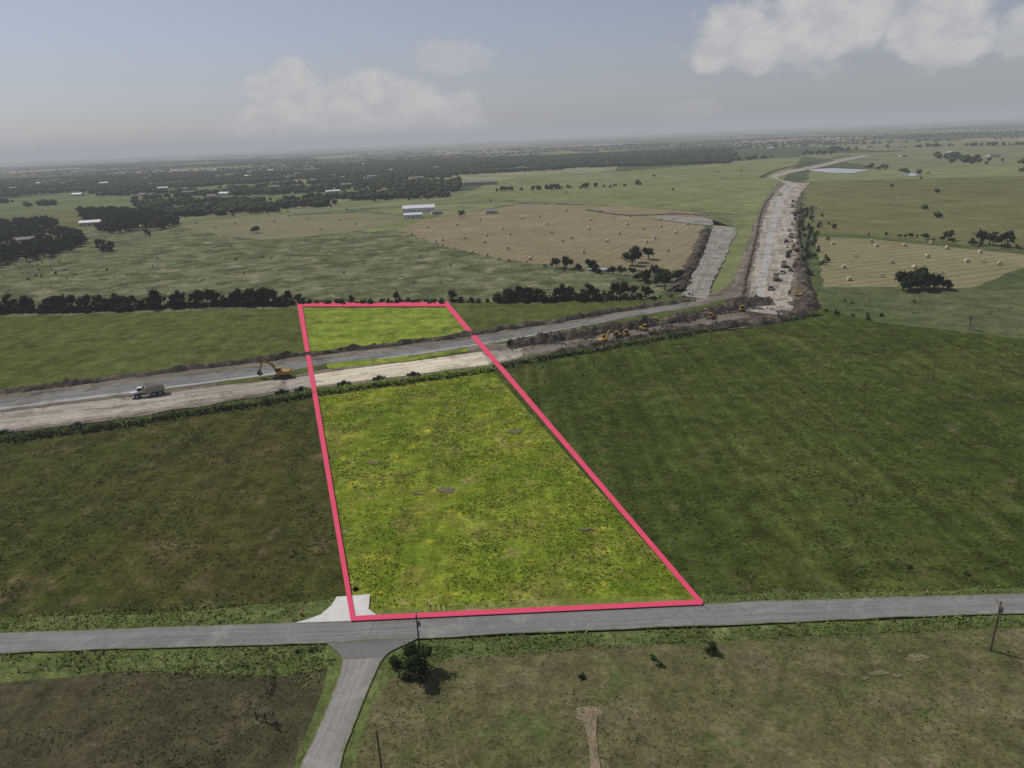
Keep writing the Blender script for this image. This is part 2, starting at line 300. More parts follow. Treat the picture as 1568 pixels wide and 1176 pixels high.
line_strip('soil_berm',[(900,322),(960,330),(1040,328),(1085,331)],6,M['soil'],.05,n=100,m=6,hump=1.0,jit=3)
line_strip('soil_berm',[(1226,310),(1222,340),(1224,380),(1226,400)],3,M['soil'],.05,n=100,m=6,hump=1.2,jit=2.)
line_strip('soil_berm',[(1165,272),(1200,258),(1300,238)],8,M['soil'],.05,n=100,m=6,hump=1.5,jit=3)
# ---------------------------------------------------------------- property boundary overlay (added pink band, widths set for even screen width)
def band(name,a,b,wpx,z):
    a=np.array(a,float);b=np.array(b,float);d=(b-a)/np.linalg.norm(b-a);n=np.array([-d[1],d[0]])*wpx/2
    a=a-d*wpx/2;b=b+d*wpx/2
    q=GA([a+n,b+n,b-n,a-n]);me=bpy.data.meshes.new(name);me.from_pydata([(x,y,z) for x,y in q],[],[(0,1,2,3)])
    if me.polygons[0].normal.z<0: me.flip_normals()
    me.materials.append(M['pink']);return bpy.data.objects.new(name,me)
bl=link(bpy.data.objects.new('boundary_overlay_line',None))
for i in range(4):
    o=band('edge_%d'%(i+1),LOT[i],LOT[(i+1)%4],7.5 if i!=0 else 6.5,.72+.004*i); link(o); o.parent=bl
# ---------------------------------------------------------------- vegetation templates
def ico(sub=1):
    bm=bmesh.new(); bmesh.ops.create_icosphere(bm,subdivisions=sub,radius=1); V=np.array([v.co[:] for v in bm.verts]); T=np.array([[v.index for v in f.verts] for f in bm.faces]); bm.free(); return V,T
I1=ico(1)
def tmpl_far(k):
    V,T=I1; r=np.random.default_rng(k); V=V*(1+r.uniform(-.3,.3,(len(V),1))); V=V*[.5,.5,.48]; V[:,2]+=.5
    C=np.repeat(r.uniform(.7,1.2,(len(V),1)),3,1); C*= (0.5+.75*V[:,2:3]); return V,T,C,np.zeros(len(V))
def tmpl_leaf(k,lobes,leaves,ls,bush=False):
    r=np.random.default_rng(100+k); Vs=[];Ts=[];Cs=[];Bs=[];n=0
    cen=[]
    for i in range(lobes):
        a=r.uniform(0,6.28);rad=r.uniform(.05,.34);z=r.uniform(.14,.8) if bush else r.uniform(.36,.84);rad*=1.15-abs(z-.5)
        cen.append((rad*math.cos(a),rad*math.sin(a),z,r.uniform(.12,.24),r.uniform(.65,1.3)))
    for (x,y,z,s,br) in cen:
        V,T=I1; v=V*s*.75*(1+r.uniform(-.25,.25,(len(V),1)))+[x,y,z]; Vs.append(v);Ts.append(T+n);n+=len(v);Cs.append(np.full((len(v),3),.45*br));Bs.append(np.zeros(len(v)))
    m=leaves
    ci=r.integers(0,lobes,m);c=np.array(cen)[ci];d=r.normal(size=(m,3));d/=np.linalg.norm(d,axis=1)[:,None]
    p=c[:,:3]+d*c[:,3:4]*r.uniform(.7,1.25,(m,1)); p[:,2]=np.maximum(p[:,2],.02)
    a=r.normal(size=(m,3));a/=np.linalg.norm(a,axis=1)[:,None];nb=d+.8*r.normal(size=(m,3));b=np.cross(a,nb);b/=np.linalg.norm(b,axis=1)[:,None];a=np.cross(b,nb);a/=np.linalg.norm(a,axis=1)[:,None]
    s=ls*r.uniform(.6,1.4,(m,1)); q=np.stack([p-a*s,p-b*s*.6,p+a*s,p+b*s*.6],1).reshape(-1,3)
    idx=np.arange(m)*4+n; Ts.append(np.column_stack([idx,idx+1,idx+2]));Ts.append(np.column_stack([idx,idx+2,idx+3]));n+=4*m
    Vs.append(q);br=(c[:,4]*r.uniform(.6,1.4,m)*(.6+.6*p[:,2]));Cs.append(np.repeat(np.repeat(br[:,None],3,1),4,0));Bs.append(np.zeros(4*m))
    def limb(a,b,r0,r1):
        nonlocal n
        a=np.array(a);b=np.array(b);d=b-a;d/=np.linalg.norm(d);u=np.cross(d,[.3,.9,.1]);u/=np.linalg.norm(u);w=np.cross(d,u)
        ring=[];K=6
        for q_,rr in((a,r0),(b,r1)):
            for i in range(K): ring.append(q_+rr*(u*math.cos(i/K*6.283)+w*math.sin(i/K*6.283)))
        Vs.append(np.array(ring));t=[]
        for i in range(K):
            j=(i+1)%K;t+=[[n+i,n+j,n+K+j],[n+i,n+K+j,n+K+i]]
        Ts.append(np.array(t));n+=12;Cs.append(np.ones((12,3)));Bs.append(np.ones(12))
    limb((0,0,-.02),(.02,0,.4),.035,.022)
    for (x,y,z,s,br) in cen[:5]: limb((.02,0,.32 if not bush else .1),(x,y,z),.016,.006)
    return np.vstack(Vs),np.vstack(Ts),np.vstack(Cs),np.concatenate(Bs)
TF=[tmpl_far(k) for k in range(8)]
TM=[tmpl_leaf(k,7,60,.09) for k in range(6)]
TN=[tmpl_leaf(20+k,12,300,.048) for k in range(6)]
TB=[tmpl_leaf(60+k,8,90,.08,True) for k in range(6)]
TS=[tmpl_leaf(40+k,16,1500,.026,True) for k in range(3)]
GREEN=np.array(lin((54,63,37))[:3]); BARK=np.array([.06,.05,.04])
def bake(name,pts,h,w,TT,mat,col=GREEN,cv=.3):
    Vs=[];Ts=[];Cs=[];n=0
    k=rng.integers(0,len(TT),len(pts))
    for ti in range(len(TT)):
        s=np.where(k==ti)[0]
        if not len(s):continue
        V,T,C,Bk=TT[ti]; a=rng.uniform(0,6.28,len(s));ca=np.cos(a)[:,None];sa=np.sin(a)[:,None]
        X=(V[:,0]*ca-V[:,1]*sa)*w[s][:,None]+pts[s,0][:,None];Y=(V[:,0]*sa+V[:,1]*ca)*w[s][:,None]+pts[s,1][:,None];Zz=V[:,2][None]*h[s][:,None]
        Vs.append(np.stack([X,Y,Zz],2).reshape(-1,3)); Ts.append((T[None]+ (np.arange(len(s))*len(V))[:,None,None]).reshape(-1,3)+n); n+=len(s)*len(V)
        tint=col[None]*(1+rng.uniform(-cv,cv,(len(s),1)))*(1+rng.uniform(-.08,.08,(len(s),3)))
        cc=C[None]*tint[:,None]; cc=np.where(Bk[None,:,None]>0,BARK[None,None],cc); Cs.append(cc.reshape(-1,3))
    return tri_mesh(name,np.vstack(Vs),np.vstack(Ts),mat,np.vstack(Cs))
HOUSES=[(140,345),(40,372),(345,299),(290,297),(325,303),(205,272),(95,266),(600,262),(668,258),(455,268),(530,285),(380,271),(250,290),(480,278),(570,272),(20,290),(60,282),(160,282),(415,262),(1452,236),(1382,240),(1030,233),(970,235),(510,296),(120,300),(220,300),(270,262),(330,262),(640,274),(420,288),(560,252),(700,246),(860,240),(1180,228),(1330,226),(1520,240)]
HW=GA(HOUSES+[(642,325),(736,283)])
def clear(p):   # yards: keep trees out of the clearing on the south side of every house
    ok=np.ones(len(p),bool)
    for h in HW:
        d=p-h; ok&=~((np.abs(d[:,0])<22)&(d[:,1]<12)&(d[:,1]>-90))
    return p[ok]
def wood(name,px,per,hm,cap=20000,cl=None,tt=None,col=GREEN,wf=1.25):
    poly=GA(px); n=int(min(cap,area(poly)/per)); p=sample(poly,n)
    if cl is not None: p=p[fbm(p[:,0],p[:,1],cl[0],4)>cl[1]]
    p=clear(p); d=np.linalg.norm(p,axis=1).mean() if len(p) else 0
    if tt is None: tt=TF if d>1100 else (TM if d>480 else TN)
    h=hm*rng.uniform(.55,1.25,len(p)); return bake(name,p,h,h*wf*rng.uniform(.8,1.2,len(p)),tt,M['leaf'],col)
def row(name,pl,sp,hm,wid=3,cl=None,tt=None,wf=1.1,col=GREEN):
    P=GA(pl);out=[]
    for i in range(len(P)-1):
        L=np.linalg.norm(P[i+1]-P[i]);k=max(1,int(L/sp));t=((np.arange(k)+rng.random(k))/k)[:,None];out.append(P[i]+(P[i+1]-P[i])*t+rng.normal(size=(k,2))*wid)
    p=np.vstack(out)
    if cl is not None: p=p[fbm(p[:,0],p[:,1],cl[0],3)>cl[1]]
    d=np.linalg.norm(p,axis=1).mean()
    if tt is None: tt=TF if d>1100 else (TM if d>480 else TN)
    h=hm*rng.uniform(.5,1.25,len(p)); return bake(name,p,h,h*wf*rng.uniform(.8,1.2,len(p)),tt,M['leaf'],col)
row('hedgerow',[(-400,496),(0,477),(200,472),(330,466),(460,464)],3.4,8.,2.2,wf=1.0,col=GREEN*.85)
row('hedgerow',[(-400,499),(0,480),(200,475),(330,469),(460,467)],1.2,4.6,1.6,None,TB,1.4,GREEN*.85)
row('hedgerow',[(460,466),(600,465),(690,463),(760,463)],1.6,2.6,1.6,None,TB,1.5,GREEN*.9)
row('hedgerow',[(520,463),(700,461)],14,5,2)
row('hedgerow',[(760,460),(870,458),(980,456)],3.2,7,2.5,col=GREEN*.85)
row('hedgerow',[(760,463),(870,461),(980,459)],1.2,4,1.8,None,TB,1.5,GREEN*.85)
row('hedgerow',[(980,459),(1060,454)],2.5,2.4,2,None,TB)
row('tree_cluster',[(860,412),(905,418),(960,425),(1035,438)],4,7,6)
row('tree_cluster',[(955,400),(990,402)],4,9,4)
row('tree_cluster',[(1375,441),(1400,446),(1455,443)],2.2,9,5,col=GREEN*.9)
row('hedgerow',[(1340,362),(1430,368),(1568,384),(1700,392)],4,4,4,None,TM)
row('tree_cluster',[(1465,370),(1510,376),(1550,380)],7,10,5)
row('shrub_row',[(1262,478),(1330,488),(1345,482)],3,2.2,2,None,TB)
row('shrub_row',[(1230,420),(1240,360),(1236,320)],4,4,6,None,TB)
wood('woodland',[(-300,372),(0,346),(70,338),(122,362),(128,382),(60,402),(0,412),(-300,440)],55,9,9000,(40,.38))
wood('woodland',[(120,326),(240,322),(275,346),(230,362),(175,360),(140,352)],75,9,9000,(40,.4))
wood('woodland',[(145,376),(175,376),(175,386),(148,388)],50,7)
wood('woodland',[(-300,300),(0,276),(260,266),(520,262),(700,266),(705,288),(560,292),(440,298),(250,304),(130,314),(0,318),(-300,340)],170,9,22000,(130,.49))
wood('woodland',[(200,312),(440,306),(700,288),(706,300),(520,312),(440,326),(280,336),(230,328)],110,9,12000,(70,.46))
wood('woodland',[(480,256),(620,248),(800,241),(1000,233),(1110,228),(1128,236),(1118,250),(960,256),(820,262),(700,268),(520,270)],110,9,22000,(200,.4))
wood('woodland',[(-200,272),(0,258),(300,246),(480,242),(500,250),(300,256),(0,270),(-200,290)],500,9,14000,(400,.52))
row('tree_row',[(760,293),(830,290),(900,288),(968,284)],6,8,8,(60,.35))
row('tree_row',[(560,302),(640,304),(700,300)],7,8,8,(60,.38))
row('tree_row',[(1130,246),(1250,238),(1290,228),(1568,222),(1900,214)],9,11,25,(200,.42))
row('tree_row',[(1450,240),(1500,250),(1568,250),(1800,246)],7,11,18,(120,.36))
row('tree_row',[(1300,252),(1400,266),(1568,262)],16,8,8,(120,.5))
row('tree_row',[(700,336),(740,326),(800,320)],14,6,6,(40,.45))
row('tree_row',[(240,334),(300,330),(440,326)],7,6,5,(40,.4))
row('hedgerow',[(600,352),(680,378),(760,398),(860,410)],12,1.6,3,None,TB)
wood('scattered_shrubs',[(0,415),(500,360),(850,420),(800,450),(0,465)],2200,1.5,300,None,TB)
wood('scattered_shrubs',[(30,405),(130,395),(120,432),(30,440)],200,1.6,60,None,TB)
wood('scattered_shrubs',[(1250,450),(1568,420),(1568,515),(1330,490)],700,1.5,140,(30,.5),TB)
wood('scattered_trees',[(270,346),(560,330),(1076,320),(1140,260),(740,290),(300,320)],16000,4.5,40,None,TM)
wood('scattered_trees',[(1240,350),(1568,370),(1568,262),(1240,270)],20000,4.5,40,None,TF)
pts=[]
for i in range(440):
    d=2800*math.exp(rng.uniform(0,1.9)); az=rng.uniform(-.75,.75); c=np.array([d*math.sin(az),d*math.cos(az)])
    th=rng.choice([.25,.25+math.pi/2,.1,-.2])+rng.normal()*.1; L=rng.uniform(150,900); k=int(L/(9+d*.0018))
    t=rng.uniform(-.5,.5,(k,1))*L; pts.append(c+t*np.array([[math.cos(th),math.sin(th)]])+rng.normal(size=(k,2))*rng.choice([6,30]))
pts=np.vstack(pts); h=rng.uniform(4,9,len(pts)); bake('distant_tree_belts',pts,h,h*rng.uniform(1.2,2,len(pts)),TF,M['leaf'])
def single(name,px,py,h,w=None,tt=TN,col=GREEN):
    x,y=G(px,py); o=bake(name,np.array([[0.,0.]]),np.array([float(h)]),np.array([float(w or h*1.05)]),tt,M['leaf'],col); o.location=(x,y,0.05); return o
single('oak_tree',392,357,8,11);single('oak_tree',972,402,11);single('oak_tree',1018,444,10);single('oak_tree',868,412,9)
single('oak_tree',252,352,5);single('oak_tree',507,318,5)
DG=np.array(lin((58,72,36))[:3])
single('roadside_tree',636,1034,5.8,7.2,TS,DG);single('shrub',1089,1000,2.4,2.6,TS,DG);single('shrub',607,1022,2.2,3,TS,DG)
for p in [(460,1000),(480,998),(890,1040),(1000,1010),(1010,1022),(545,905),(1480,880),(1390,870)]: single('shrub',p[0],p[1],.9,1.8,TB,DG)
def bare_tree(px,py,H):
    bm=bmesh.new()
    def seg(a,b,r0,r1):
        d=b-a; g=bmesh.ops.create_cone(bm,cap_ends=True,segments=6,radius1=r0,radius2=r1,depth=d.length)['verts']
        bmesh.ops.transform(bm,matrix=Matrix.Translation((a+b)/2)@d.to_track_quat('Z','Y').to_matrix().to_4x4(),verts=g)
    def grow(a,d,L,r,k):
        b=a+d*L; seg(a,b,r,r*.65)
        if k==0:return
        for i in range(3):
            nd=(d+Vector((random.uniform(-.8,.8),random.uniform(-.8,.8),random.uniform(-.1,.5)))).normalized(); grow(b,nd,L*.68,r*.6,k-1)
    grow(Vector((0,0,0)),Vector((0,0,1)),H*.35,.2,4)
    me=bpy.data.meshes.new('bare_tree');bm.to_mesh(me);bm.free();me.materials.append(simple_mat('bark',(96,88,78),.9,.2,4));o=link(bpy.data.objects.new('bare_tree',me));x,y=G(px,py);o.location=(x,y,.1)
bare_tree(1484,505,7)
# ---------------------------------------------------------------- grass tufts
def tufts(name,P,hgt,wid,col,nb=4):
    n=len(P); 
    a=rng.uniform(0,6.28,(n,nb)); lean=rng.uniform(.3,1.2,(n,nb)); hh=hgt[:,None]*rng.uniform(.5,1.1,(n,nb)); ww=wid[:,None]*rng.uniform(.25,.5,(n,nb))
    ox=P[:,0][:,None]+rng.normal(size=(n,nb))*wid[:,None]*.5; oy=P[:,1][:,None]+rng.normal(size=(n,nb))*wid[:,None]*.5
    ca=np.cos(a);sa=np.sin(a); b=a+1.57+rng.normal(size=(n,nb))*.4;cb=np.cos(b);sb=np.sin(b)
    V=np.stack([np.stack([ox-cb*ww,oy-sb*ww,np.zeros_like(ox)],2),np.stack([ox+cb*ww,oy+sb*ww,np.zeros_like(ox)],2),np.stack([ox+ca*hh*lean*1.4,oy+sa*hh*lean*1.4,hh],2)],2)
    V[...,2]+=.2
    V=V.reshape(-1,3);T=np.arange(n*nb*3).reshape(-1,3)
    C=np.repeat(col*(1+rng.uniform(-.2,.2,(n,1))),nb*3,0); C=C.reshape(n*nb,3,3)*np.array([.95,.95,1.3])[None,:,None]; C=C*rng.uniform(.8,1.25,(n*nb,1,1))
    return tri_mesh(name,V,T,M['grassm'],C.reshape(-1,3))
def gcol(P,cs,s=14):
    f=fbm(P[:,0],P[:,1],s,5);f=(f-f.min())/(f.max()-f.min()+1e-9); L=[np.array(lin(c)[:3]) for c in cs]
    k=np.clip((f-.2)/.6,0,.999)*(len(L)-1);i=k.astype(int);fr=(k-i)[:,None];L=np.array(L)
    return L[i]*(1-fr)+L[i+1]*fr
def keepout(P,polys):
    ok=np.ones(len(P),bool)
    for q in polys: ok&=~inpoly(P,GA(q))
    return ok
ROADP=[(-900,1036),(-300,991),(0,973),(300,962),(540,953),(800,940),(1070,928),(1568,912),(2000,898),(2000,927),(1568,941),(1070,961),(650,982),(590,1012),(568,1050),(549,1095),(522,1178),(458,1178),(497,1095),(515,1050),(524,1014),(500,989),(300,993),(0,1003),(-300,1024),(-900,1074)]
DRV=[(514,914),(569,910),(568,936),(585,952),(448,960),(490,944)]
lotP=GA([(482,592),(560,582),(746,560),(1072,927),(541,952)])
def near_line(P):
    Q,_=proj(P); ok=np.ones(len(P),bool)
    for i in range(4):
        a=np.array(LOT[i],float);b=np.array(LOT[(i+1)%4],float);d=b-a;t=np.clip(((Q-a)@d)/(d@d),0,1);dd=np.linalg.norm(Q-(a+t[:,None]*d),axis=1);ok&=dd>5
    return ok
def region(name,px,per,hm,wm,cs,s=14,thr=None,nb=4,lotmode=None,cap=120000):
    poly=GA(px);n=int(min(cap,area(poly)/per));P=sample(poly,n)
    P=P[keepout(P,[ROADP,DRV])];P=P[near_line(P)]
    if lotmode is False: P=P[~inpoly(P,lotP)]
    if thr is not None: P=P[fbm(P[:,0]+333,P[:,1],9,4)+rng.normal(size=len(P))*.08>thr]
    k=.6+.9*fbm(P[:,0],P[:,1]+77,7,3)
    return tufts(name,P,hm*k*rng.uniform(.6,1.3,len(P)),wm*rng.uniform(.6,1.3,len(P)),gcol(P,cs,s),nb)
region('grass',[(482,594),(560,584),(746,563),(1068,924),(541,950)],.4,.28,.34,[(130,116,70),(98,108,44),(106,126,38),(96,116,38),(146,142,52),(158,148,76)],11,.46)  # parcel tufts, highlight brightness put into the blade colours
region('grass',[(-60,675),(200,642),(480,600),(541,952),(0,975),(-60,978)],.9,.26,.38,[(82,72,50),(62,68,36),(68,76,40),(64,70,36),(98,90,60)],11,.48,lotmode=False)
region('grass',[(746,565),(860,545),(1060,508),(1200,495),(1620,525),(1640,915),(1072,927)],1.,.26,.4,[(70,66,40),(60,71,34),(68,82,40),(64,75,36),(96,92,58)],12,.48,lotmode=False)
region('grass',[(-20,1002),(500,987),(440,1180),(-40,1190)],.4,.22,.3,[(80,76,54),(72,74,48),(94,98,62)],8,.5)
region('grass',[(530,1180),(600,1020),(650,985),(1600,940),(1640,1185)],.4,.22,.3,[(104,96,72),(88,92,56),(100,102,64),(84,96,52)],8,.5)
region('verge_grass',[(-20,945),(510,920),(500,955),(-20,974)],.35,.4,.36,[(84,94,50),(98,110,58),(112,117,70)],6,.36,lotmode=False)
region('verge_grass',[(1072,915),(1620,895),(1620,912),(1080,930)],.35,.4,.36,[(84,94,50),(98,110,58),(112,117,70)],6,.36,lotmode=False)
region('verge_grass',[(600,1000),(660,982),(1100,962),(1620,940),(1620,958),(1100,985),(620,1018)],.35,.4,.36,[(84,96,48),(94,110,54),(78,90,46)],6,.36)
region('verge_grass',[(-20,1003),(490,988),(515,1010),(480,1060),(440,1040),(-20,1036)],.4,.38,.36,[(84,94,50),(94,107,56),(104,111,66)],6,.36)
def weeds(name,pl,wid,hm,cs,per=.25):
    P=GA(pl);out=[]
    for i in range(len(P)-1):
        L=np.linalg.norm(P[i+1]-P[i]);k=int(L*wid/per);out.append(P[i]+(P[i+1]-P[i])*rng.random(k)[:,None]+rng.normal(size=(k,2))*wid*.3)
    q=np.vstack(out);q=q[near_line(q)];return tufts(name,q,hm*rng.uniform(.5,1.3,len(q)),np.full(len(q),.6),gcol(q,cs,6),5)
weeds('tall_weeds',[(-60,684),(0,675),(160,656),(300,633),(450,610),(475,606)],4.5,1.4,[(62,72,38),(78,92,50),(98,108,66)])
weeds('tall_weeds',[(482,604),(600,588),(752,567)],4.5,1.3,[(88,106,42),(104,122,48),(122,130,72)])  # weeds inside the parcel, colours lifted by the same highlight
weeds('tall_weeds',[(760,563),(860,545),(960,528),(1070,508),(1180,494),(1250,482)],4,1.4,[(64,76,40),(80,94,50),(98,104,66)])
# ---------------------------------------------------------------- built objects
MB={k:simple_mat(n,c,r,v,s) for k,n,c,r,v,s in [('yellow','machine_yellow_paint',(164,126,48),.5,.2,2),('white','white_paint',(205,205,202),.4,.08,2),('grey','grey_paint',(150,152,155),.4,.1,2),('tan','dusty_tan_metal',(150,138,118),.6,.2,1.5),
 ('rubber','tyre_rubber',(34,33,32),.85,.2,4),('glass','dark_glass',(25,30,34),.1,.1,2),('steel','track_steel',(70,64,58),.6,.25,4),('black','black_paint',(28,28,30),.35,.1,2),('wood','weathered_wood',(92,80,66),.85,.25,5),
 ('metalroof','white_metal_roof',(206,208,210),.45,.06,.5),('roof','shingle_roof',(124,118,112),.85,.15,2),('wall','painted_wall',(182,176,164),.8,.1,1),('straw','hay_straw',(188,172,142),.95,.2,6),('ceramic','insulator_ceramic',(120,120,118),.3,.1,3),('orange','orange_plastic',(160,92,56),.6,.1,3),('trans','transformer_grey',(120,124,126),.5,.1,3)]}
class Bd:
    def __init__(s): s.bm=bmesh.new();s.m=[]
    def mi(s,k):
        if k not in s.m:s.m.append(k)
        return s.m.index(k)
    def fin(s,vs,k,loc,rot=(0,0,0)):
        Mx=Matrix.Translation(loc)@Euler(rot).to_matrix().to_4x4()
        bmesh.ops.transform(s.bm,matrix=Mx,verts=vs)
        fs=set(f for v in vs for f in v.link_faces)
        for f in fs:f.material_index=s.mi(k)
    def box(s,d,loc,k,rot=(0,0,0),bev=.04,taper=1.):
        g=bmesh.ops.create_cube(s.bm,size=1)['verts']
        for v in g:
            t=taper if v.co.z>0 else 1; v.co=Vector((v.co.x*d[0]*t,v.co.y*d[1]*t,v.co.z*d[2]))
        if bev:
            es=list(set(e for v in g for e in v.link_edges)); r=bmesh.ops.bevel(s.bm,geom=es,offset=min(bev,min(d)*.3),segments=1,affect='EDGES'); 
            g=list(set(v for f in r['faces'] for v in f.verts))
        s.fin(g,k,loc,rot);return s
    def cyl(s,r,L,loc,k,axis='z',r2=None,seg=14):
        g=bmesh.ops.create_cone(s.bm,cap_ends=True,segments=seg,radius1=r,radius2=r if r2 is None else r2,depth=L)['verts']
        s.fin(g,k,loc,{'z':(0,0,0),'y':(math.pi/2,0,0),'x':(0,math.pi/2,0)}[axis]);return s
    def prism(s,prof,y0,y1,k):
        a=[s.bm.verts.new((x,y0,z)) for x,z in prof];b=[s.bm.verts.new((x,y1,z)) for x,z in prof];n=len(prof)
        fs=[s.bm.faces.new(a[::-1]),s.bm.faces.new(b)]
        for i in range(n):fs.append(s.bm.faces.new((a[i],a[(i+1)%n],b[(i+1)%n],b[i])))
        for f in fs:f.material_index=s.mi(k)
        return s
    def mesh(s,name):
        bmesh.ops.recalc_face_normals(s.bm,faces=s.bm.faces);me=bpy.data.meshes.new(name);s.bm.to_mesh(me);s.bm.free()
        for k in s.m:me.materials.append(MB[k])
        return me
def put(name,me,px,py,ang=0,z=.0,sc=1.):
    x,y=G(px,py);o=link(bpy.data.objects.new(name,me));o.location=(x,y,z);o.rotation_euler=(0,0,ang);o.scale=(sc,)*3;return o
e=Bd()
for y in(-1.25,1.25):
    e.prism([(-2.3,.45),(-1.9,.08),(1.9,.08),(2.3,.45),(2.2,.85),(1.8,1.0),(-1.8,1.0),(-2.2,.85)],y-.32,y+.32,'steel')
e.box((2.2,1.9,.5),(0,0,.8),'steel').cyl(.8,.3,(0,0,1.15),'steel')
e.box((3.3,2.7,1.0),(-.6,0,1.8),'yellow',bev=.1).box((.9,2.7,1.2),(-2.5,0,1.85),'yellow',bev=.25)
e.box((1.7,1.0,1.5),(.45,.85,2.75),'yellow',bev=.1).box((1.5,1.04,.8),(.5,.86,2.95),'glass',bev=.02).box((.05,.8,1.1),(1.32,.85,2.8),'glass',bev=0)
e.prism([(.6,1.9),(.9,1.7),(2.6,4.2),(4.9,5.3),(4.8,5.7),(2.2,4.8)],-.55,-.1,'yellow')
e.prism([(4.4,5.9),(5.0,5.9),(6.4,2.6),(6.0,2.5)],-.5,-.15,'yellow').prism([(5.9,2.8),(6.7,2.6),(6.9,1.7),(6.2,1.2),(5.4,1.4),(5.9,1.9)],-.95,.3,'steel')
e.prism([(1.3,2.0),(1.5,1.9),(2.9,4.0),(2.7,4.1)],-.75,-.6,'steel').prism([(3.0,5.1),(3.1,5.3),(4.6,6.0),(4.7,5.8)],-.4,-.25,'steel')
EX=e.mesh('excavator')
d=Bd()
for x in(3.1,-1.5,-3.2):
    for y in(-1.2,1.2): d.cyl(.85,.6,(x,y,.85),'rubber','y').cyl(.4,.64,(x,y,.85),'grey','y')
d.box((2.4,1.5,.9),(3.6,0,1.6),'white',bev=.15).box((1.5,1.6,1.5),(2.1,0,2.5),'white',bev=.1).box((1.3,1.64,.8),(2.15,0,2.75),'glass',bev=.02).box((.05,1.4,.8),(2.88,0,2.7),'glass',bev=0)
d.box((6.5,.9,.4),(-1,0,1.1),'steel').box((.3,2.2,.5),(4.85,0,1.1),'steel')
d.prism([(-5.0,2.7),(-4.0,1.5),(.3,1.4),(1.1,2.3),(1.3,3.0),(.9,3.0),(.2,2.9),(-4.2,2.9)],-1.5,1.5,'tan').box((4.9,2.5,.3),(-1.9,0,2.95),'steel',bev=.05)
for x in(-3.5,-2.3,-1.1,.1): d.box((.15,3.1,1.1),(x,0,2.2),'tan')
d.box((.12,2.9,.9),(1.2,0,3.3),'tan')
DT=d.mesh('dump_truck')
d=Bd()
for y in(-1,1): d.prism([(-1.9,.4),(-1.5,.05),(1.5,.05),(1.9,.4),(1.5,.95),(-1.2,1.15)],y-.28,y+.28,'steel')
d.box((2.0,1.2,1.0),(.9,0,1.5),'yellow',bev=.1).box((1.4,1.5,1.0),(-.8,0,1.4),'yellow',bev=.1).box((1.3,1.4,1.1),(-.7,0,2.4),'glass',bev=.05).box((1.5,1.6,.12),(-.7,0,3.0),'yellow',bev=.03).cyl(.08,.9,(1.2,.3,2.4),'steel')
d.prism([(2.4,.05),(2.7,.1),(2.45,.8),(2.7,1.5),(2.5,1.5),(2.2,.8)],-1.9,1.9,'steel').box((2.0,.15,.2),(1.5,1.35,.6),'yellow').box((2.0,.15,.2),(1.5,-1.35,.6),'yellow')
BZ=d.mesh('bulldozer')
def pick(c):
    d=Bd()
    for x in(1.75,-1.75):
        for y in(-.85,.85): d.cyl(.4,.28,(x,y,.4),'rubber','y').cyl(.2,.3,(x,y,.4),'grey','y')
    d.prism([(-2.8,.5),(2.75,.45),(2.8,1.0),(2.6,1.15),(1.3,1.22),(-2.75,1.25)],-.95,.95,c)
    d.prism([(-1.0,1.25),(1.35,1.2),(.65,1.85),(-.85,1.88)],-.8,.8,'glass').box((1.4,1.5,.06),(-.1,0,1.9),c,bev=.02)
    d.box((1.6,1.5,.04),(-1.95,0,1.27),'black',bev=0).box((.1,1.8,.25),(2.82,0,.55),'steel',bev=.03).box((.1,1.8,.25),(-2.84,0,.55),'steel',bev=.03)
    return d.mesh('pickup_truck')
PK={c:pick(c) for c in('black','white','grey')}
def hdg(p,q): a=G(*p);b=G(*q);return math.atan2(b[1]-a[1],b[0]-a[0])
H1=hdg((200,625),(640,565))
put('excavator',EX,432,580,H1+2.9,z=.3,sc=1.25);put('excavator',EX,925,527,H1+.4,.3)
put('dump_truck',DT,229,608,H1+math.pi+.1,.3,sc=1.15)
for p in[(8,667),(120,655),(432,604),(462,600),(527,591),(581,583),(633,577)]: put('pickup_truck',PK['black'],p[0],p[1],H1+random.uniform(-.1,.1),.25,.85)
for p,a in[((945,519),.2),((958,516),1.4),((985,508),2),((1003,497),1),((1088,490),.5),((1078,484),2.2),((1135,478),1.2)]: put('bulldozer',BZ,p[0],p[1],H1+a,.3)
H2=hdg((1175,450),(1205,310))
for p,c in[((1204,372),'black'),((1208,355),'white'),((1213,328),'white'),((1212,345),'white'),((1180,445),'grey'),((1206,395),'black'),((1198,420),'white'),((1214,310),'black')]: put('pickup_truck',PK[c],p[0],p[1],H2+random.uniform(-.3,.3),.3,1.2)
for p in[((1213,318)),((1188,430)),((1200,410)),((1211,365))]: put('dump_truck',DT,p[0],p[1],H2,.3)
for p in[(1195,300),(1222,455),(1215,384)]: put('excavator',EX,p[0],p[1],H2+1,.3,.8)
d=Bd();d.cyl(1.0,1.6,(0,0,1.0),'straw','x',seg=20)
for x in(-.83,.83): d.cyl(.86,.06,(x,0,1.0),'straw','x',seg=20)
for x in(-.5,0,.5): d.cyl(1.015,.05,(x,0,1.0),'tan','x',seg=20)
HB=d.mesh('hay_bale')
